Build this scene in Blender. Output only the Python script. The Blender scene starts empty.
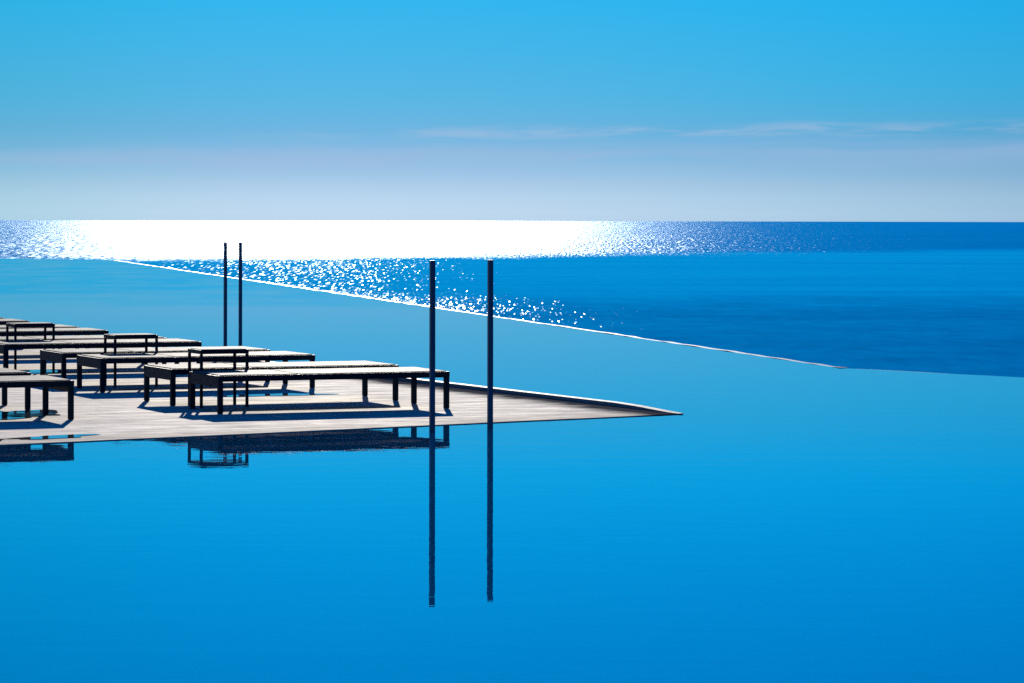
import bpy, bmesh, math, random
from mathutils import Vector, Matrix
random.seed(7)
sc = bpy.context.scene
C = sc.collection
R = math.radians

# ------------------------------------------------------------------ helpers
def new_mat(name):
    m = bpy.data.materials.new(name); m.use_nodes = True
    nt = m.node_tree; nt.nodes.clear()
    out = nt.nodes.new('ShaderNodeOutputMaterial')
    return m, nt, out

class NT:
    """small node-graph builder"""
    def __init__(s, nt): s.nt = nt
    def node(s, t, **kw):
        n = s.nt.nodes.new(t)
        for k, v in kw.items(): setattr(n, k, v)
        return n
    def put(s, sock, v):
        if isinstance(v, bpy.types.NodeSocket): s.nt.links.new(v, sock)
        elif v is not None: sock.default_value = v
    def math(s, op, a, b=None, c=None, clamp=False):
        n = s.node('ShaderNodeMath', operation=op, use_clamp=clamp)
        for i, v in enumerate((a, b, c)):
            if v is not None: s.put(n.inputs[i], v)
        return n.outputs[0]
    def remap(s, v, a, b, c=0.0, d=1.0, smooth=True):
        n = s.node('ShaderNodeMapRange', interpolation_type='SMOOTHSTEP' if smooth else 'LINEAR')
        for i, q in enumerate((v, a, b, c, d)): s.put(n.inputs[i], q)
        return n.outputs[0]
    def xyz(s, x=0.0, y=0.0, z=0.0):
        n = s.node('ShaderNodeCombineXYZ')
        for i, q in enumerate((x, y, z)): s.put(n.inputs[i], q)
        return n.outputs[0]
    def split(s, v):
        n = s.node('ShaderNodeSeparateXYZ'); s.put(n.inputs[0], v); return n.outputs
    def noise(s, vec, scale=1.0, detail=2.0, rough=0.5, dims='3D', dist=0.0):
        n = s.node('ShaderNodeTexNoise', noise_dimensions=dims)
        s.put(n.inputs['Vector'], vec); n.inputs['Scale'].default_value = scale
        n.inputs['Detail'].default_value = detail; n.inputs['Roughness'].default_value = rough
        n.inputs['Distortion'].default_value = dist
        return n.outputs['Fac']
    def mixf(s, f, a, b):
        n = s.node('ShaderNodeMix', data_type='FLOAT')
        s.put(n.inputs[0], f); s.put(n.inputs[2], a); s.put(n.inputs[3], b); return n.outputs[0]
    def mixc(s, f, a, b, blend='MIX'):
        n = s.node('ShaderNodeMix', data_type='RGBA', blend_type=blend)
        s.put(n.inputs[0], f); s.put(n.inputs[6], a); s.put(n.inputs[7], b); return n.outputs[2]
    def vmath(s, op, a, b=None):
        n = s.node('ShaderNodeVectorMath', operation=op)
        s.put(n.inputs[0], a)
        if b is not None: s.put(n.inputs[1], b)
        return n.outputs[0]
    def bump(s, h, dist=0.01, strength=1.0):
        n = s.node('ShaderNodeBump'); s.put(n.inputs['Height'], h)
        n.inputs['Distance'].default_value = dist; n.inputs['Strength'].default_value = strength
        return n.outputs[0]

def rgba(r, g, b): return (r, g, b, 1.0)

def box(bm, x0, x1, y0, y1, z0, z1, bevel=0.0):
    vs = [bm.verts.new((x, y, z)) for z in (z0, z1) for x, y in ((x0, y0), (x1, y0), (x1, y1), (x0, y1))]
    fs = [bm.faces.new([vs[i] for i in q]) for q in
          ((3, 2, 1, 0), (4, 5, 6, 7), (0, 1, 5, 4), (1, 2, 6, 5), (2, 3, 7, 6), (3, 0, 4, 7))]
    if bevel > 0:
        es = list({e for f in fs for e in f.edges})
        bmesh.ops.bevel(bm, geom=es, offset=bevel, segments=2, profile=0.6, affect='EDGES')

def obj(name, bm, mat, parent=None, smooth=False):
    me = bpy.data.meshes.new(name)
    bmesh.ops.recalc_face_normals(bm, faces=bm.faces)
    bm.to_mesh(me); bm.free()
    if smooth:
        for p in me.polygons: p.use_smooth = True
    me.materials.append(mat)
    o = bpy.data.objects.new(name, me); C.objects.link(o)
    o.parent = parent
    return o

def thing(name, label, cat, loc, rz=0.0, group=None):
    o = bpy.data.objects.new(name, None); C.objects.link(o)
    o.empty_display_size = 0.2
    o.location = loc; o.rotation_euler = (0, 0, rz)
    o['label'] = label; o['category'] = cat
    if group: o['group'] = group
    return o

def copy_thing(root):
    c = root.copy(); C.objects.link(c)
    for ch in list(root.children):
        d = ch.copy(); C.objects.link(d); d.parent = c
        for g in list(ch.children):
            e = g.copy(); C.objects.link(e); e.parent = d
    return c

# ------------------------------------------------------------------ layout (metres; camera stands at the origin looking along +y)
TH = R(23.6)
U = Vector((math.cos(TH), math.sin(TH)))       # long axis of the loungers
W = Vector((-math.sin(TH), math.cos(TH)))      # across the loungers, away from the camera
O = Vector((-2.329, 25.59))                    # near corner of the first lounger
DECK = 0.006                                   # deck surface just above the pool water (z = 0)
SEA_Z = -32.0
SUN_AZ = math.atan(-172 / 3263.0)
SUN_EL = R(17.0)

# ------------------------------------------------------------------ materials
def mat_metal():
    m, nt, out = new_mat('dark_powder_coat'); g = NT(nt)
    p = g.node('ShaderNodeBsdfPrincipled')
    tc = g.node('ShaderNodeTexCoord').outputs['Object']
    n = g.noise(tc, 35.0, 3.0)
    g.put(p.inputs['Base Color'], g.mixc(n, rgba(.003, .014, .025), rgba(.006, .022, .036)))
    g.put(p.inputs['Roughness'], g.remap(n, .3, .7, .42, .6)); p.inputs['Specular IOR Level'].default_value = .06
    g.put(p.inputs['Normal'], g.bump(g.noise(tc, 300.0, 1.0), .0003, .4))
    nt.links.new(p.outputs[0], out.inputs[0]); return m

def mat_post():
    m, nt, out = new_mat('brushed_dark_steel'); g = NT(nt)
    p = g.node('ShaderNodeBsdfPrincipled')
    tc = g.node('ShaderNodeTexCoord').outputs['Object']
    s = g.vmath('MULTIPLY', tc, (60.0, 60.0, 2.5))
    n = g.noise(s, 1.0, 3.0)
    g.put(p.inputs['Base Color'], g.mixc(n, rgba(.012, .085, .14), rgba(.02, .115, .18)))
    g.put(p.inputs['Roughness'], g.remap(n, .3, .7, .35, .55))
    nt.links.new(p.outputs[0], out.inputs[0]); return m

def mat_sling():
    m, nt, out = new_mat('weathered_boards'); g = NT(nt)
    p = g.node('ShaderNodeBsdfPrincipled')
    tc = g.node('ShaderNodeTexCoord').outputs['Object']
    x, y, z = g.split(tc)
    inf = g.node('ShaderNodeObjectInfo').outputs['Random']
    off = g.math('MULTIPLY', inf, 37.0)
    bid = g.math('FLOOR', g.math('DIVIDE', y, 0.0845))
    fr = g.math('FRACT', g.math('DIVIDE', y, 0.0845))
    edge = g.math('MINIMUM', fr, g.math('SUBTRACT', 1.0, fr))
    groove = g.remap(edge, 0.02, 0.09)
    wn = g.node('ShaderNodeTexWhiteNoise', noise_dimensions='2D')
    g.put(wn.inputs['Vector'], g.xyz(bid, g.math('FLOOR', off), 0.0))
    grain = g.noise(g.xyz(g.math('ADD', g.math('MULTIPLY', x, 3.0), off), g.math('MULTIPLY', y, 55.0), off), 1.0, 4.0, .65)
    blot = g.noise(g.xyz(g.math('ADD', g.math('MULTIPLY', x, 9.0), off), g.math('MULTIPLY', y, 9.0), 0.0), 1.0, 4.0, .6)
    col = g.mixc(grain, rgba(.14, .138, .135), rgba(.42, .41, .40))
    col = g.mixc(g.math('MULTIPLY', wn.outputs['Value'], .45), col, rgba(.20, .197, .192))
    col = g.mixc(g.remap(blot, .42, .66, 0, .85), col, rgba(.05, .052, .052))
    col = g.mixc(groove, rgba(.03, .03, .03), col)
    g.put(p.inputs['Base Color'], col)
    g.put(p.inputs['Roughness'], g.remap(grain, .25, .75, .5, .68)); p.inputs['Specular IOR Level'].default_value = .005
    h = g.math('ADD', g.math('MULTIPLY', groove, .5), g.math('ADD', g.math('MULTIPLY', grain, .5), g.math('MULTIPLY', blot, .3)))
    g.put(p.inputs['Normal'], g.bump(h, .005, 1.0))
    nt.links.new(p.outputs[0], out.inputs[0]); return m

def mat_deck():
    m, nt, out = new_mat('deck_pavers'); g = NT(nt)
    p = g.node('ShaderNodeBsdfPrincipled')
    pos = g.node('ShaderNodeNewGeometry').outputs['Position']
    mp = g.node('ShaderNodeMapping', vector_type='POINT')
    g.put(mp.inputs['Vector'], pos); mp.inputs['Rotation'].default_value = (0, 0, -TH)
    q = mp.outputs[0]
    x, y, z = g.split(q)
    br = g.node('ShaderNodeTexBrick', offset=.5)
    g.put(br.inputs['Vector'], q)
    br.inputs['Scale'].default_value = 1.0
    br.inputs['Brick Width'].default_value = 1.2; br.inputs['Row Height'].default_value = .4
    br.inputs['Mortar Size'].default_value = .006; br.inputs['Mortar Smooth'].default_value = .3
    br.inputs['Color1'].default_value = rgba(.82, .735, .63); br.inputs['Color2'].default_value = rgba(.74, .66, .56)
    br.inputs['Mortar'].default_value = rgba(.28, .25, .23)
    br.inputs['Bias'].default_value = .1
    streak = g.noise(g.xyz(g.math('MULTIPLY', x, 1.5), g.math('MULTIPLY', y, 5.0), 0.0), 1.0, 6.0, .7)
    fine = g.noise(q, 18.0, 4.0, .6)
    big = g.noise(q, .9, 3.0, .5)
    mott = g.noise(g.xyz(g.math('MULTIPLY', x, 3.0), g.math('MULTIPLY', y, 2.0), 5.0), 1.0, 6.0, .75)
    col = g.mixc(g.remap(streak, .38, .72, 0, .62), br.outputs['Color'], rgba(.44, .395, .355))
    col = g.mixc(g.remap(fine, .35, .75, 0, .3), col, rgba(.88, .81, .72))
    col = g.mixc(g.remap(mott, .50, .68, 0, .55), col, rgba(.40, .375, .35))
    col = g.mixc(g.remap(big, .5, .75, 0, .35), col, rgba(.42, .37, .335))
    # darker, less glossy stone along the far kerb and a brownish stain along the water's edge
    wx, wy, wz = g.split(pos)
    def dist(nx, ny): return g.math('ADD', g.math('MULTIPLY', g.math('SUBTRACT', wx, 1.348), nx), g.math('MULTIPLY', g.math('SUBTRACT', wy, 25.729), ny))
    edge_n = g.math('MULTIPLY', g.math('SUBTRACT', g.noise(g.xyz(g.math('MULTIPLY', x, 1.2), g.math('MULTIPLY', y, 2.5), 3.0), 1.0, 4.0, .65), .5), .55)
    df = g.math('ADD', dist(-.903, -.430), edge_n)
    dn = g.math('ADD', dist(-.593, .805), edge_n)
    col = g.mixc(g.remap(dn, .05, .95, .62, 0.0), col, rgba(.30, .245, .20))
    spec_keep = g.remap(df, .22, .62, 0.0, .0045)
    kerb_dark = g.remap(df, .22, .62, .96, 0.0)
    col = g.mixc(kerb_dark, col, rgba(.055, .062, .075))
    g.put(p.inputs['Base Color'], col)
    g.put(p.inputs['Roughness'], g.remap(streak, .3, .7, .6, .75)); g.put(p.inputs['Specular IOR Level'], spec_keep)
    h = g.math('ADD', g.math('MULTIPLY', fine, .5), g.math('ADD', g.math('MULTIPLY', streak, .7), g.math('MULTIPLY', br.outputs['Fac'], -.8)))
    g.put(p.inputs['Normal'], g.bump(h, .006, .7))
    nt.links.new(p.outputs[0], out.inputs[0]); return m

def mat_stone(name, a, b, rough, bump=.003, spec=.3):
    m, nt, out = new_mat(name); g = NT(nt)
    p = g.node('ShaderNodeBsdfPrincipled')
    pos = g.node('ShaderNodeNewGeometry').outputs['Position']
    n = g.noise(pos, 3.0, 5.0, .6); n2 = g.noise(pos, 24.0, 3.0, .6)
    g.put(p.inputs['Base Color'], g.mixc(n, rgba(*a), rgba(*b)))
    g.put(p.inputs['Roughness'], g.remap(n2, .3, .7, rough - .08, rough + .1)); p.inputs['Specular IOR Level'].default_value = spec
    g.put(p.inputs['Normal'], g.bump(g.math('ADD', n, g.math('MULTIPLY', n2, .4)), bump, .8))
    nt.links.new(p.outputs[0], out.inputs[0]); return m

def mat_pool():
    m, nt, out = new_mat('pool_water'); g = NT(nt)
    pos = g.node('ShaderNodeNewGeometry').outputs['Position']
    x, y, z = g.split(pos)
    # breeze-ruffled water towards the far corner, nearly still elsewhere
    far = g.remap(g.math('ADD', y, g.math('MULTIPLY', g.noise(pos, .12, 2.0), 14.0)), 58.0, 78.0)
    n1 = g.noise(g.xyz(g.math('MULTIPLY', x, 1.6), g.math('MULTIPLY', y, 3.2), 0.0), 1.0, 3.0, .55)
    n2 = g.noise(g.xyz(g.math('MULTIPLY', x, .35), g.math('MULTIPLY', y, .5), 4.0), 1.0, 2.0, .5)
    h = g.math('ADD', g.math('MULTIPLY', n1, .0008), g.math('MULTIPLY', n2, .001))
    rip = g.noise(g.xyz(g.math('MULTIPLY', x, .7), g.math('MULTIPLY', y, .35), 9.0), 1.0, 3.0, .6)
    nrm = g.vmath('NORMALIZE', g.vmath('ADD', g.bump(h, 1.0, 1.0), g.xyz(0.0, g.math('MULTIPLY', far, g.remap(rip, .2, .8, -.005, -.027)), 0.0)))
    p = g.node('ShaderNodeBsdfPrincipled')
    g.put(p.inputs['Base Color'], rgba(.0005, .10, .28))
    p.inputs['Roughness'].default_value = .008
    p.inputs['IOR'].default_value = 1.33
    p.inputs['Coat Weight'].default_value = .4; p.inputs['Coat IOR'].default_value = 1.33; p.inputs['Coat Roughness'].default_value = .008
    g.put(p.inputs['Coat Normal'], nrm)
    # light scattered about inside the water, so nothing thin throws a crisp shadow on it
    p.subsurface_method = 'BURLEY'; p.inputs['Subsurface Weight'].default_value = 1.0
    p.inputs['Subsurface Radius'].default_value = (1.0, 1.0, 1.0); p.inputs['Subsurface Scale'].default_value = 1.6
    g.put(p.inputs['Normal'], nrm)
    nt.links.new(p.outputs[0], out.inputs[0]); return m

def mat_puddle():
    m, nt, out = new_mat('puddle_water'); g = NT(nt)
    pos = g.node('ShaderNodeNewGeometry').outputs['Position']
    p = g.node('ShaderNodeBsdfPrincipled')
    g.put(p.inputs['Base Color'], rgba(.06, .09, .11))
    p.inputs['Roughness'].default_value = .03; p.inputs['IOR'].default_value = 1.33
    g.put(p.inputs['Normal'], g.bump(g.noise(pos, 5.0, 2.0), .001, .6))
    nt.links.new(p.outputs[0], out.inputs[0]); return m

def mat_sea():
    m, nt, out = new_mat('sea_water'); g = NT(nt)
    pos = g.node('ShaderNodeNewGeometry').outputs['Position']
    x, y, z = g.split(pos)
    def co(sx, sy, o=0.0): return g.xyz(g.math('DIVIDE', x, sx), g.math('DIVIDE', y, sy), o)
    def ctr(v): return g.math('SUBTRACT', v, .5)
    wob = ctr(g.noise(co(60., 500.), 1.0, 3.0, .6))
    wob2 = ctr(g.noise(co(25., 150., 5.), 1.0, 3.0, .6))
    # wind-ruffled water far out and close inshore, a calm band between them
    far = g.remap(g.math('ADD', g.math('SUBTRACT', y, g.math('MULTIPLY', x, .85)), g.math('ADD', g.math('MULTIPLY', wob, 330.), g.math('MULTIPLY', g.math('SUBTRACT', g.noise(co(2.2, 50., 6.), 1.0, 2.0, .7), .5), 420.))), 2330., 2800.)
    near = g.remap(g.math('ADD', y, g.math('MULTIPLY', wob2, 260.)), 1100., 1400., 1.0, 0.0)
    # body of the water: mirror of the sky broken by wave slopes
    c3 = ctr(g.noise(co(7., 22., 4.), 1.0, 3.0, .65))
    c4 = ctr(g.noise(co(30., 40., 14.), 1.0, 3.0, .6))
    band = ctr(g.noise(co(420., 90., 3.), 1.0, 4.0, .6))
    ry_calm = g.math('ADD', g.math('MULTIPLY', c3, .026), g.math('ADD', g.math('MULTIPLY', band, .055), -.050))
    ry_ruff = g.math('ADD', g.math('MULTIPLY', g.math('ADD', c3, c4), .04), g.math('ADD', g.math('MULTIPLY', band, .05), -.085))
    ry = g.mixf(near, g.mixf(far, ry_calm, g.math('SUBTRACT', ry_ruff, .006)), g.math('ADD', ry_ruff, .012))
    bn = g.vmath('NORMALIZE', g.xyz(0.0, ry, 1.0))
    f = g.node('ShaderNodeFresnel'); f.inputs['IOR'].default_value = 1.33
    g.put(f.inputs['Normal'], bn)
    d = g.node('ShaderNodeBsdfDiffuse'); d.inputs['Color'].default_value = rgba(.0, .03, .095)
    gl = g.node('ShaderNodeBsdfGlossy', distribution='BECKMANN')
    gl.inputs['Color'].default_value = rgba(1, 1, 1); gl.inputs['Roughness'].default_value = .12
    g.put(gl.inputs['Normal'], bn)
    base = g.node('ShaderNodeMixShader')
    nt.links.new(f.outputs[0], base.inputs[0]); nt.links.new(d.outputs[0], base.inputs[1]); nt.links.new(gl.outputs[0], base.inputs[2])
    def layer(nrm, rough, weight):
        n = g.node('ShaderNodeBsdfGlossy', distribution='BECKMANN')
        g.put(n.inputs['Color'], g.xyz(g.math('MULTIPLY', weight, .84), weight, g.math('MULTIPLY', weight, 1.16)))
        n.inputs['Roughness'].default_value = rough; g.put(n.inputs['Normal'], nrm)
        return n.outputs[0]
    def add(a, b):
        n = g.node('ShaderNodeAddShader'); nt.links.new(a, n.inputs[0]); nt.links.new(b, n.inputs[1]); return n.outputs[0]
    # sparkling facets: every cell holds one small wave face with its own tilt
    def facets(cx, cy, off, rad, far_layer=False):
        v = g.node('ShaderNodeTexVoronoi', voronoi_dimensions='2D', feature='F1')
        g.put(v.inputs['Vector'], g.vmath('ADD', co(cx, cy), (off, off * .7, 0))); v.inputs['Scale'].default_value = 1.0
        disc = g.remap(v.outputs['Distance'], rad, rad + .05, 1.0, 0.0)
        cr, cg, cb = g.split(v.outputs['Color'])
        wn = g.node('ShaderNodeTexWhiteNoise', noise_dimensions='3D'); g.put(wn.inputs['Vector'], v.outputs['Color'])
        wr, wg, wb = g.split(wn.outputs['Color'])
        fx = g.math('SUBTRACT', g.math('ADD', cr, wr), 1.0)      # bell-shaped spread of tilts
        fy = g.math('SUBTRACT', g.math('ADD', cg, wg), 1.0)
        tx = g.math('ADD', g.math('MULTIPLY', fx, g.mixf(near, .125, .20)), g.mixf(near, .040, .0))
        ty = g.math('SUBTRACT', g.math('MULTIPLY', fy, g.mixf(near, .21, .11)), .135)
        if far_layer: tx = g.math('MULTIPLY', fx, .38); ty = g.math('SUBTRACT', g.math('MULTIPLY', fy, .16), .135)
        nrm = g.vmath('NORMALIZE', g.xyz(tx, ty, 1.0))
        if far_layer: return nrm, g.math('MULTIPLY', g.math('MULTIPLY', disc, .005), far)
        wgt = g.math('MULTIPLY', g.math('MULTIPLY', disc, .010), g.math('SUBTRACT', 1.0, far))
        return nrm, wgt
    n1, w1 = facets(.95, 30., 0.0, .25)
    n2, w2 = facets(.55, 13., 31.7, .35)
    n4, w4 = facets(1.5, 170., 11.3, .26, True)
    w2 = g.math('MULTIPLY', w2, near)
    # the broken glare of the ruffled water far out
    c1 = ctr(g.noise(co(1.6, 50., 2.), 1.0, 3.0, .75)); c2 = ctr(g.noise(co(2.0, 60., 9.), 1.0, 3.0, .7))
    n3 = g.vmath('NORMALIZE', g.xyz(g.math('ADD', g.math('MULTIPLY', c1, 1.42), .014), g.math('ADD', g.math('MULTIPLY', c2, .7), -.135), 1.0))
    sh = add(base.outputs[0], layer(n1, .19, w1))
    sh = add(sh, layer(n2, .19, w2))
    sh = add(sh, layer(n4, .2, w4))
    sh = add(sh, layer(n3, .345, g.math('MULTIPLY', far, .08)))
    nt.links.new(sh, out.inputs[0]); return m

M_METAL, M_POST, M_SLING, M_DECK = mat_metal(), mat_post(), mat_sling(), mat_deck()
M_POOL, M_PUDDLE, M_SEA = mat_pool(), mat_puddle(), mat_sea()
M_WEIR = mat_stone('wet_pale_stone', (.36, .38, .40), (.54, .56, .58), .40, spec=.03)
M_RIM = mat_stone('grey_rim_stone', (.30, .29, .28), (.46, .445, .43), .5, spec=.006)
M_WALL = mat_stone('dark_wet_stone', (.05, .06, .065), (.10, .11, .115), .4)

# ------------------------------------------------------------------ sea (curved with the earth, out past its horizon)
bm = bmesh.new()
RE = 7.4e6; NA = 256
rs = [0.0]
r_ = 40.0
while r_ < 30000.0:
    rs.append(r_); r_ *= 1.06
rows = []
for r_ in rs:
    zz = SEA_Z - r_ * r_ / (2 * RE)
    if r_ == 0: rows.append([bm.verts.new((0, 0, zz))]); continue
    rows.append([bm.verts.new((r_ * math.cos(2 * math.pi * k / NA), r_ * math.sin(2 * math.pi * k / NA), zz)) for k in range(NA)])
for k in range(NA): bm.faces.new((rows[0][0], rows[1][k], rows[1][(k + 1) % NA]))
for a, b in zip(rows[1:], rows[2:]):
    for k in range(NA):
        bm.faces.new((a[k], b[k], b[(k + 1) % NA], a[(k + 1) % NA]))
sea = obj('sea', bm, M_SEA, smooth=True); sea['kind'] = 'structure'

# ------------------------------------------------------------------ pool
PB, PC = Vector((-12.935, 105.513)), Vector((3.359, 33.415))
PA = PB + (Vector((-17.077, 108.834)) - PB).normalized() * 60
PE = PC + (Vector((4.952, 31.559)) - PC).normalized() * 44
bm = bmesh.new()
pts = [PA, PB, PC, PE, Vector((PE.x, -6)), Vector((PA.x, -6))]
bm.faces.new([bm.verts.new((p.x, p.y, 0)) for p in reversed(pts)])
pool = obj('pool_water', bm, M_POOL); pool['kind'] = 'structure'
for f in pool.data.polygons:
    if f.normal.z < 0: pool.data.flip_normals()

def strip_wall(name, a, b, width, z0, z1, mat, label):
    """a wall along a-b on the outer (sea) side of the water"""
    d = (b - a).normalized(); n = Vector((-d.y, d.x))
    L = (b - a).length
    bm = bmesh.new()
    segs = max(2, int(L / .45)); prof = []
    for i in range(segs + 1):
        t = i / segs
        p = a + (b - a) * t
        j = random.uniform(-.012, .012) if 0 < i < segs else 0
        q0, q1 = p, p + n * (width + j)
        zt = z1 + (random.uniform(-.009, .001) if z1 > 0 else 0)
        prof.append([bm.verts.new((q.x, q.y, z)) for q, z in ((q0, z0), (q0, zt), (q1, zt - .004), (q1, z0))])
    for s, e in zip(prof, prof[1:]):
        for k in range(4): bm.faces.new((s[k], s[(k + 1) % 4], e[(k + 1) % 4], e[k]))
    bm.faces.new(prof[0]); bm.faces.new(list(reversed(prof[-1])))
    o = obj(name, bm, mat); o['label'] = label; o['category'] = 'pool wall'
    return o
strip_wall('infinity_edge_wall', PB, PC, .10, -2.4, .006, M_WEIR,
           'long wet stone rim with a bright sunlit top along the diagonal edge of the pool')
strip_wall('overflow_wall', PC, PE, .25, -2.4, -.012, M_WALL,
           'dark overflow wall just under the water at the right side of the pool, without a bright rim')
strip_wall('overflow_wall', PA, PB, .25, -2.4, -.012, M_WALL,
           'dark overflow wall just under the water at the far left end of the pool')

# ------------------------------------------------------------------ deck
T = Vector((1.335, 25.729))
FD = Vector((-.430, .903)).normalized(); ND = Vector((-.805, -.593)).normalized()
rimw = .05
nf = Vector((-FD.y, FD.x)) if Vector((-FD.y, FD.x)).x < 0 else Vector((FD.y, -FD.x))   # inwards from the far edge
far_end = T + FD * 62; near_end = T + ND * 30
bm = bmesh.new()
lo, hi = [], []
edge = [T]
for i in range(1, 61): edge.append(T + ND * (30 * i / 60) + Vector((0, random.uniform(-.012, .012))))
loop = edge + [Vector((near_end.x - 25, far_end.y)), far_end]
hi = [bm.verts.new((p.x, p.y, DECK)) for p in loop]
lo = [bm.verts.new((p.x, p.y, -.9)) for p in loop]
bm.faces.new(hi); bm.faces.new(list(reversed(lo)))
for i in range(len(loop)):
    j = (i + 1) % len(loop); bm.faces.new((hi[i], lo[i], lo[j], hi[j]))
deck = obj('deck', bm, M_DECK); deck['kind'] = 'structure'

# raised stone kerb along the far side of the deck
bm = bmesh.new(); prof = []
KH = DECK + .034
for i in range(61):
    s = (i / 60) ** 1.5 * 62
    p = T + FD * s
    wv = min(rimw, .02 + s * .5)
    q = p + nf * wv
    o_ = p - nf * .02
    kz = DECK + .003 + (KH - DECK - .003) * min(1, s / .9)
    prof.append([bm.verts.new(c) for c in ((o_.x, o_.y, -.85), (o_.x, o_.y, kz), (q.x, q.y, kz - .002), (q.x, q.y, DECK - .01))])
for s, e in zip(prof, prof[1:]):
    for k in range(4): bm.faces.new((s[k], s[(k + 1) % 4], e[(k + 1) % 4], e[k]))
bm.faces.new(prof[0]); bm.faces.new(list(reversed(prof[-1])))
kerb = obj('deck_kerb', bm, M_RIM)
kerb['label'] = 'low raised stone kerb along the far edge of the sun deck'; kerb['category'] = 'kerb'

# puddles left on the deck
def puddle(cx, cy, lx, ly, ang, seed):
    rnd = random.Random(seed)
    ph = [rnd.uniform(0, 6.28) for _ in range(5)]
    bm = bmesh.new(); vs = []
    n = 72; ca, sa = math.cos(ang), math.sin(ang)
    for i in range(n):
        t = 2 * math.pi * i / n
        rr = 1 + .22 * math.sin(2 * t + ph[0]) + .17 * math.sin(3 * t + ph[1]) + .11 * math.sin(5 * t + ph[2]) + .07 * math.sin(9 * t + ph[3])
        a, b = lx * rr * math.cos(t), ly * rr * math.sin(t)
        vs.append(bm.verts.new((cx + a * ca - b * sa, cy + a * sa + b * ca, DECK + .004)))
    bm.faces.new(vs)
    o = obj('puddle', bm, M_PUDDLE); o['kind'] = 'structure'
    for f in o.data.polygons:
        if f.normal.z < 0: o.data.flip_normals()
puddle(-3.84, 25.55, .30, .42, TH, 1)
puddle(-4.35, 25.2, .55, .45, TH, 5)
puddle(-3.22, 22.92, .34, .13, TH + .25, 2)
puddle(-3.75, 22.62, .30, .16, TH + .3, 6)
puddle(-2.05, 28.2, .42, .18, TH, 3)
puddle(-4.75, 32.2, .25, .45, TH, 4)

# ------------------------------------------------------------------ loungers
LL, LW, LH = 1.997, .758, .300
def make_lounger():
    t = thing('sun_lounger', '', 'sun lounger', (0, 0, 0), 0, 'flat sun loungers in rows on the deck')
    rt = .040
    bm = bmesh.new()                                   # side and end rails
    zt, zb = LH, LH - .047
    box(bm, 0, LL, 0, rt, zb, zt, .003)
    box(bm, 0, LL, LW - rt, LW, zb, zt, .003)
    box(bm, rt + .001, rt * 2, rt + .001, LW - rt - .001, zb, zt - .001, .003)
    box(bm, LL - rt, LL - .001, rt + .001, LW - rt - .001, zb, zt - .001, .003)
    obj('frame', bm, M_METAL, t)
    bm = bmesh.new(); box(bm, .001, .028, rt + .001, LW - rt - .001, LH - .092, LH - .002, .003)
    obj('end_panel', bm, M_METAL, t)
    lw = .043
    for (lx, ly) in ((0, 0), (0, LW - lw), (LL - lw, 0), (LL - lw, LW - lw)):
        bm = bmesh.new()
        i = .0015
        box(bm, lx + i, lx + lw - i, ly + i, ly + lw - i, 0.004, zb - .001, .003)
        lg = obj('leg', bm, M_METAL, t)
        bm = bmesh.new(); box(bm, lx + .006, lx + lw - .006, ly + .006, ly + lw - .006, 0, .004)
        obj('foot', bm, M_METAL, lg)
    g = .69
    bm = bmesh.new(); box(bm, rt * .55, g - .009, rt * .55, LW - rt * .55, LH - .012, LH + .006, .003)
    obj('backrest', bm, M_SLING, t)
    bm = bmesh.new(); box(bm, g + .009, LL - rt * .55, rt * .55, LW - rt * .55, LH - .012, LH + .006, .003)
    obj('seat', bm, M_SLING, t)
    return t

proto = make_lounger()
A_, B_ = 1.1232, 2.0812
labels = [
    'nearest long low sun lounger, its right end behind the left near pole',
    'second nearest sun lounger, just behind the nearest one and the nearest side table',
    'long low sun lounger whose right end stands over a blue wet patch in mid deck',
    'sun lounger just behind the middle side table, its thin tip past the far poles',
    'fifth sun lounger back, its dark right end just left of the far pair of poles',
    'sun lounger showing only a thin sliver just right of the middle side table top',
    'sun lounger with its dark right end just behind the middle side table',
    'sun lounger whose thin right end shows just right of the farthest side table',
    'small dark sun lounger end above the farthest side table at the left edge',
    'farthest sun lounger, only its right tip showing at the left edge of the photo',
]
adj = {0: (.014, -.05, -.4), 2: (.02, 0.0, .15), 3: (.0, .04, 0), 4: (-.01, -.03, 0), 5: (-.02, -.05, 0)}
for k in range(10):
    o = proto if k == 0 else copy_thing(proto)
    du, dw, dy = adj.get(k, (0, 0, 0))
    p = O + W * ((k // 2) * (A_ + B_) + (k % 2) * A_ + dw) + U * du
    o.location = (p.x, p.y, DECK); o.rotation_euler = (0, 0, TH + R(dy))
    o.scale = (.979, 1, 1) if k == 0 else (1, 1, 1)
    o['label'] = labels[k]
for (u_, w_, lab) in ((-1.215, -.28, 'sun lounger at the lower left with its squared end beside the front puddle'),
                      (-1.205, 1.0, 'sun lounger behind the lower left one, only its end and legs showing over a puddle')):
    o = copy_thing(proto)
    p = O + U * u_ + W * (w_ + LW)
    o.scale = (1, 1, 1)
    o.location = (p.x, p.y, DECK); o.rotation_euler = (0, 0, TH + math.pi)
    o['label'] = lab

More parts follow.
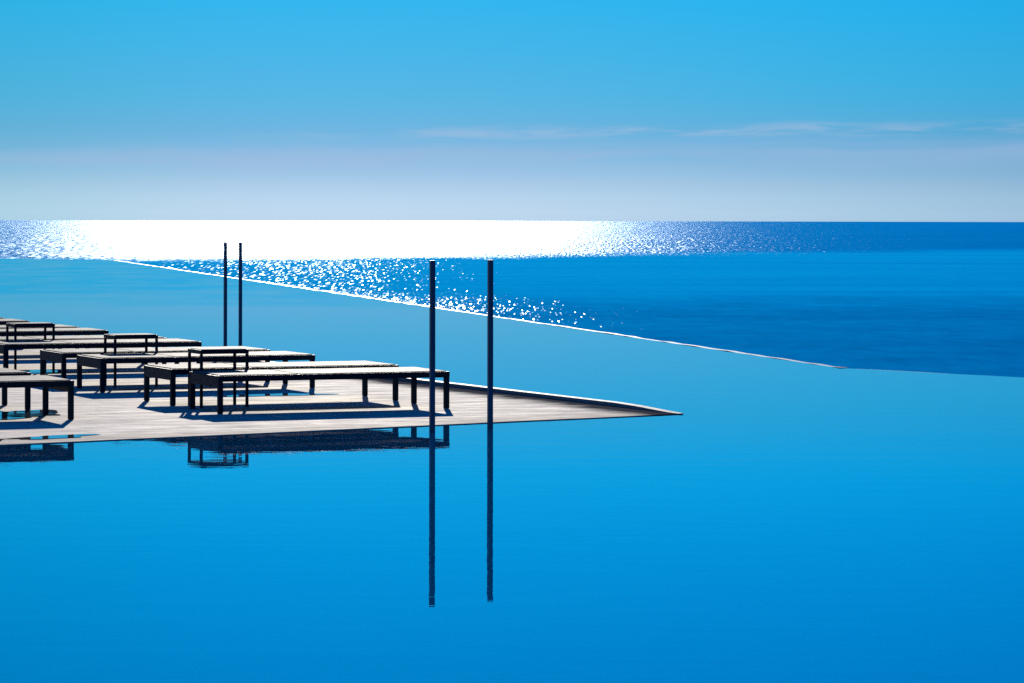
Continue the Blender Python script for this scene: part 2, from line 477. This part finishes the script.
# ------------------------------------------------------------------ side tables
def make_table():
    t = thing('side_table', '', 'side table', (0, 0, 0), 0, 'tall side tables between paired loungers')
    tl, tw, th_ = .413, .335, .468
    bm = bmesh.new(); box(bm, 0, tl, 0, tw, th_ - .034, th_, .003)
    tt = obj('table_top', bm, M_METAL, t)
    bm = bmesh.new(); box(bm, .014, tl - .014, .014, tw - .014, th_ + .0003, th_ + .005, .001)
    obj('top_panel', bm, M_SLING, tt)
    s = .0245
    for (lx, ly) in ((0, 0), (tl - s, 0), (0, tw - s), (tl - s, tw - s)):
        bm = bmesh.new(); i = .0012
        box(bm, lx + i, lx + s - i, ly + i, ly + s - i, 0, th_ - .035, .002)
        obj('leg', bm, M_METAL, t)
    return t
tp = make_table()
for k, (s, lab) in enumerate(((.135, 'nearest tall dark side table, standing between the two nearest loungers'),
                              (.372, 'middle tall dark side table, standing between the third and fourth loungers'),
                              (.308, 'farthest tall dark side table, standing by the left edge of the photo'))):
    o = tp if k == 0 else copy_thing(tp)
    p = O + W * (k * (A_ + B_) + LW + .013) + U * s
    o.location = (p.x, p.y, DECK); o.rotation_euler = (0, 0, TH); o['label'] = lab

# ------------------------------------------------------------------ tall posts standing in the water
def make_post():
    t = thing('pool_post', '', 'pole', (0, 0, 0), 0, 'tall thin poles standing in pairs in the pool')
    bm = bmesh.new(); s = .0175
    box(bm, -s, s, -s, s, -.95, 1.236, .004)
    obj('shaft', bm, M_POST, t)
    bm = bmesh.new(); s2 = .0183
    box(bm, -s2, s2, -s2, s2, 1.2365, 1.243, .0015)
    obj('cap', bm, M_POST, t)
    return t
pp = make_post()
for k, (x, y, lab) in enumerate(((-.574, 23.577, 'left pole of the near pair, in front of the nearest lounger end'),
                                 (-.158, 23.967, 'right pole of the near pair, standing alone against the water and deck tip'),
                                 (-3.284, 37.402, 'left pole of the far pair, rising into the sun glitter'),
                                 (-3.101, 37.275, 'right pole of the far pair, rising into the sun glitter'))):
    o = pp if k == 0 else copy_thing(pp)
    o.location = (x, y, 0); o.rotation_euler = (0, 0, TH); o['label'] = lab

# ------------------------------------------------------------------ sky and sun
w = bpy.data.worlds.new('World'); sc.world = w; w.use_nodes = True
nt = w.node_tree; nt.nodes.clear(); g = NT(nt)
out = g.node('ShaderNodeOutputWorld'); bg = g.node('ShaderNodeBackground')
sk = g.node('ShaderNodeTexSky', sky_type='NISHITA'); sk.sun_disc = False
sk.sun_elevation = SUN_EL; sk.sun_rotation = SUN_AZ
sk.air_density = 1.0; sk.dust_density = .3; sk.ozone_density = 3.0
d = g.node('ShaderNodeTexCoord').outputs['Generated']
dx, dy, dz = g.split(d)
el = g.math('MULTIPLY', g.math('ARCSINE', dz), 180 / math.pi)
fac = g.math('POWER', g.math('DIVIDE', g.math('MAXIMUM', el, 0.0), 90.0), .4)
STOPS = [(0.0, (.152, .308, .87)), (.25, (.146, .300, .83)), (.5, (.130, .276, .765)), (1.1, (.080, .236, .680)),
         (1.45, (.060, .230, .650)), (2.0, (.043, .243, .650)), (2.6, (.034, .252, .648)), (3.7, (.019, .272, .66)), (4.6, (.004, .298, .755)),
         (6.0, (.0008, .290, .745)), (8.2, (.0003, .282, .735)), (12., (.001, .24, .66)), (17., (.002, .22, .60)),
         (25., (.01, .30, .72)), (90., (.04, .45, 1.2))]
cr = g.node('ShaderNodeValToRGB'); cr.color_ramp.interpolation = 'LINEAR'
els = cr.color_ramp.elements
while len(els) > 1: els.remove(els[-1])
for i, (e, c) in enumerate(STOPS):
    ps = (e / 90.0) ** .4
    q = els[0] if i == 0 else els.new(ps)
    q.position = ps; q.color = (c[0] * .55, c[1] * .55, c[2] * .55, 1)
nt.links.new(fac, cr.inputs[0])
col = g.mixc(1.0, sk.outputs[0], cr.outputs[0], 'MULTIPLY')
# clearer and deeper blue to the right, paler to the left
az = g.math('MULTIPLY', g.math('ARCTAN2', dx, dy), 180 / math.pi)
col = g.mixc(g.math('MULTIPLY', g.remap(az, -2.0, 9.0), g.remap(el, .7, 2.4, .25, 1.0)), col, g.mixc(1.0, col, rgba(.66, 1.10, 1.10), 'MULTIPLY'))
col = g.mixc(g.remap(az, -4.0, -9.5), col, g.mixc(1.0, col, rgba(.88, 1.01, .96), 'MULTIPLY'))
# thin high streaks of cloud low over the horizon
wv = g.math('MULTIPLY', g.math('SUBTRACT', g.noise(g.xyz(g.math('MULTIPLY', az, .35), 0.0, 3.0), 1.0, 2.0, .45), .5), .28)
e2 = g.math('ADD', g.math('ADD', el, wv), g.math('MULTIPLY', az, -.012))
n1 = g.noise(g.xyz(g.math('MULTIPLY', az, .55), g.math('MULTIPLY', e2, 5.0), 0.0), 1.0, 5.0, .6)
n2 = g.noise(g.xyz(g.math('MULTIPLY', az, .16), g.math('MULTIPLY', e2, 2.2), 7.0), 1.0, 3.0, .5)
band = g.math('MULTIPLY', g.remap(e2, 1.20, 1.36), g.remap(e2, 1.36, 1.56, 1.0, 0.0))
streak = g.math('MULTIPLY', g.math('MULTIPLY', band, g.remap(n1, .38, .62)), g.remap(az, -6.0, 1.0))
veil = g.math('MULTIPLY', g.math('MULTIPLY', g.remap(e2, .55, .98), g.remap(e2, .98, 1.30, 1.0, 0.0)), g.remap(n2, .28, .6))
col = g.mixc(g.math('MULTIPLY', streak, .32), col, rgba(3.2, 3.15, 4.0))
col = g.mixc(g.math('MULTIPLY', veil, .42), col, rgba(2.1, 2.75, 4.0))
k = g.node('ShaderNodeVectorMath', operation='SCALE')
nt.links.new(col, k.inputs[0]); k.inputs[3].default_value = 1 / .55
nt.links.new(k.outputs[0], bg.inputs[0]); bg.inputs[1].default_value = .1
nt.links.new(bg.outputs[0], out.inputs[0])

ld = bpy.data.lights.new('sun', 'SUN'); ld.energy = 5.0; ld.angle = R(.5); ld.color = (1.0, .93, .82)
lo_ = bpy.data.objects.new('sun', ld); C.objects.link(lo_)
sv = Vector((math.sin(SUN_AZ) * math.cos(SUN_EL), math.cos(SUN_AZ) * math.cos(SUN_EL), math.sin(SUN_EL)))
lo_.rotation_euler = sv.to_track_quat('Z', 'Y').to_euler()
lo_.location = sv * 60

# ------------------------------------------------------------------ camera
cd = bpy.data.cameras.new('camera'); cam = bpy.data.objects.new('camera', cd); C.objects.link(cam)
cam.location = (0, 0, 1.6); cam.rotation_euler = (R(90), -.0017, 0)
cd.sensor_width = 36.0; cd.sensor_fit = 'HORIZONTAL'; cd.lens = 3263 / 1024 * 36.0
cd.shift_x = 0.0; cd.shift_y = -(341.5 - 211.2) / 1024
cd.clip_start = .1; cd.clip_end = 80000
sc.camera = cam

sc.view_settings.view_transform = 'Standard'; sc.view_settings.look = 'None'
sc.view_settings.exposure = 0.0; sc.view_settings.gamma = 1.0
sc.cycles.use_denoising = False
sc.cycles.caustics_reflective = False; sc.cycles.caustics_refractive = False
sc.cycles.max_bounces = 8
sc.cycles.sample_clamp_indirect = 3.0
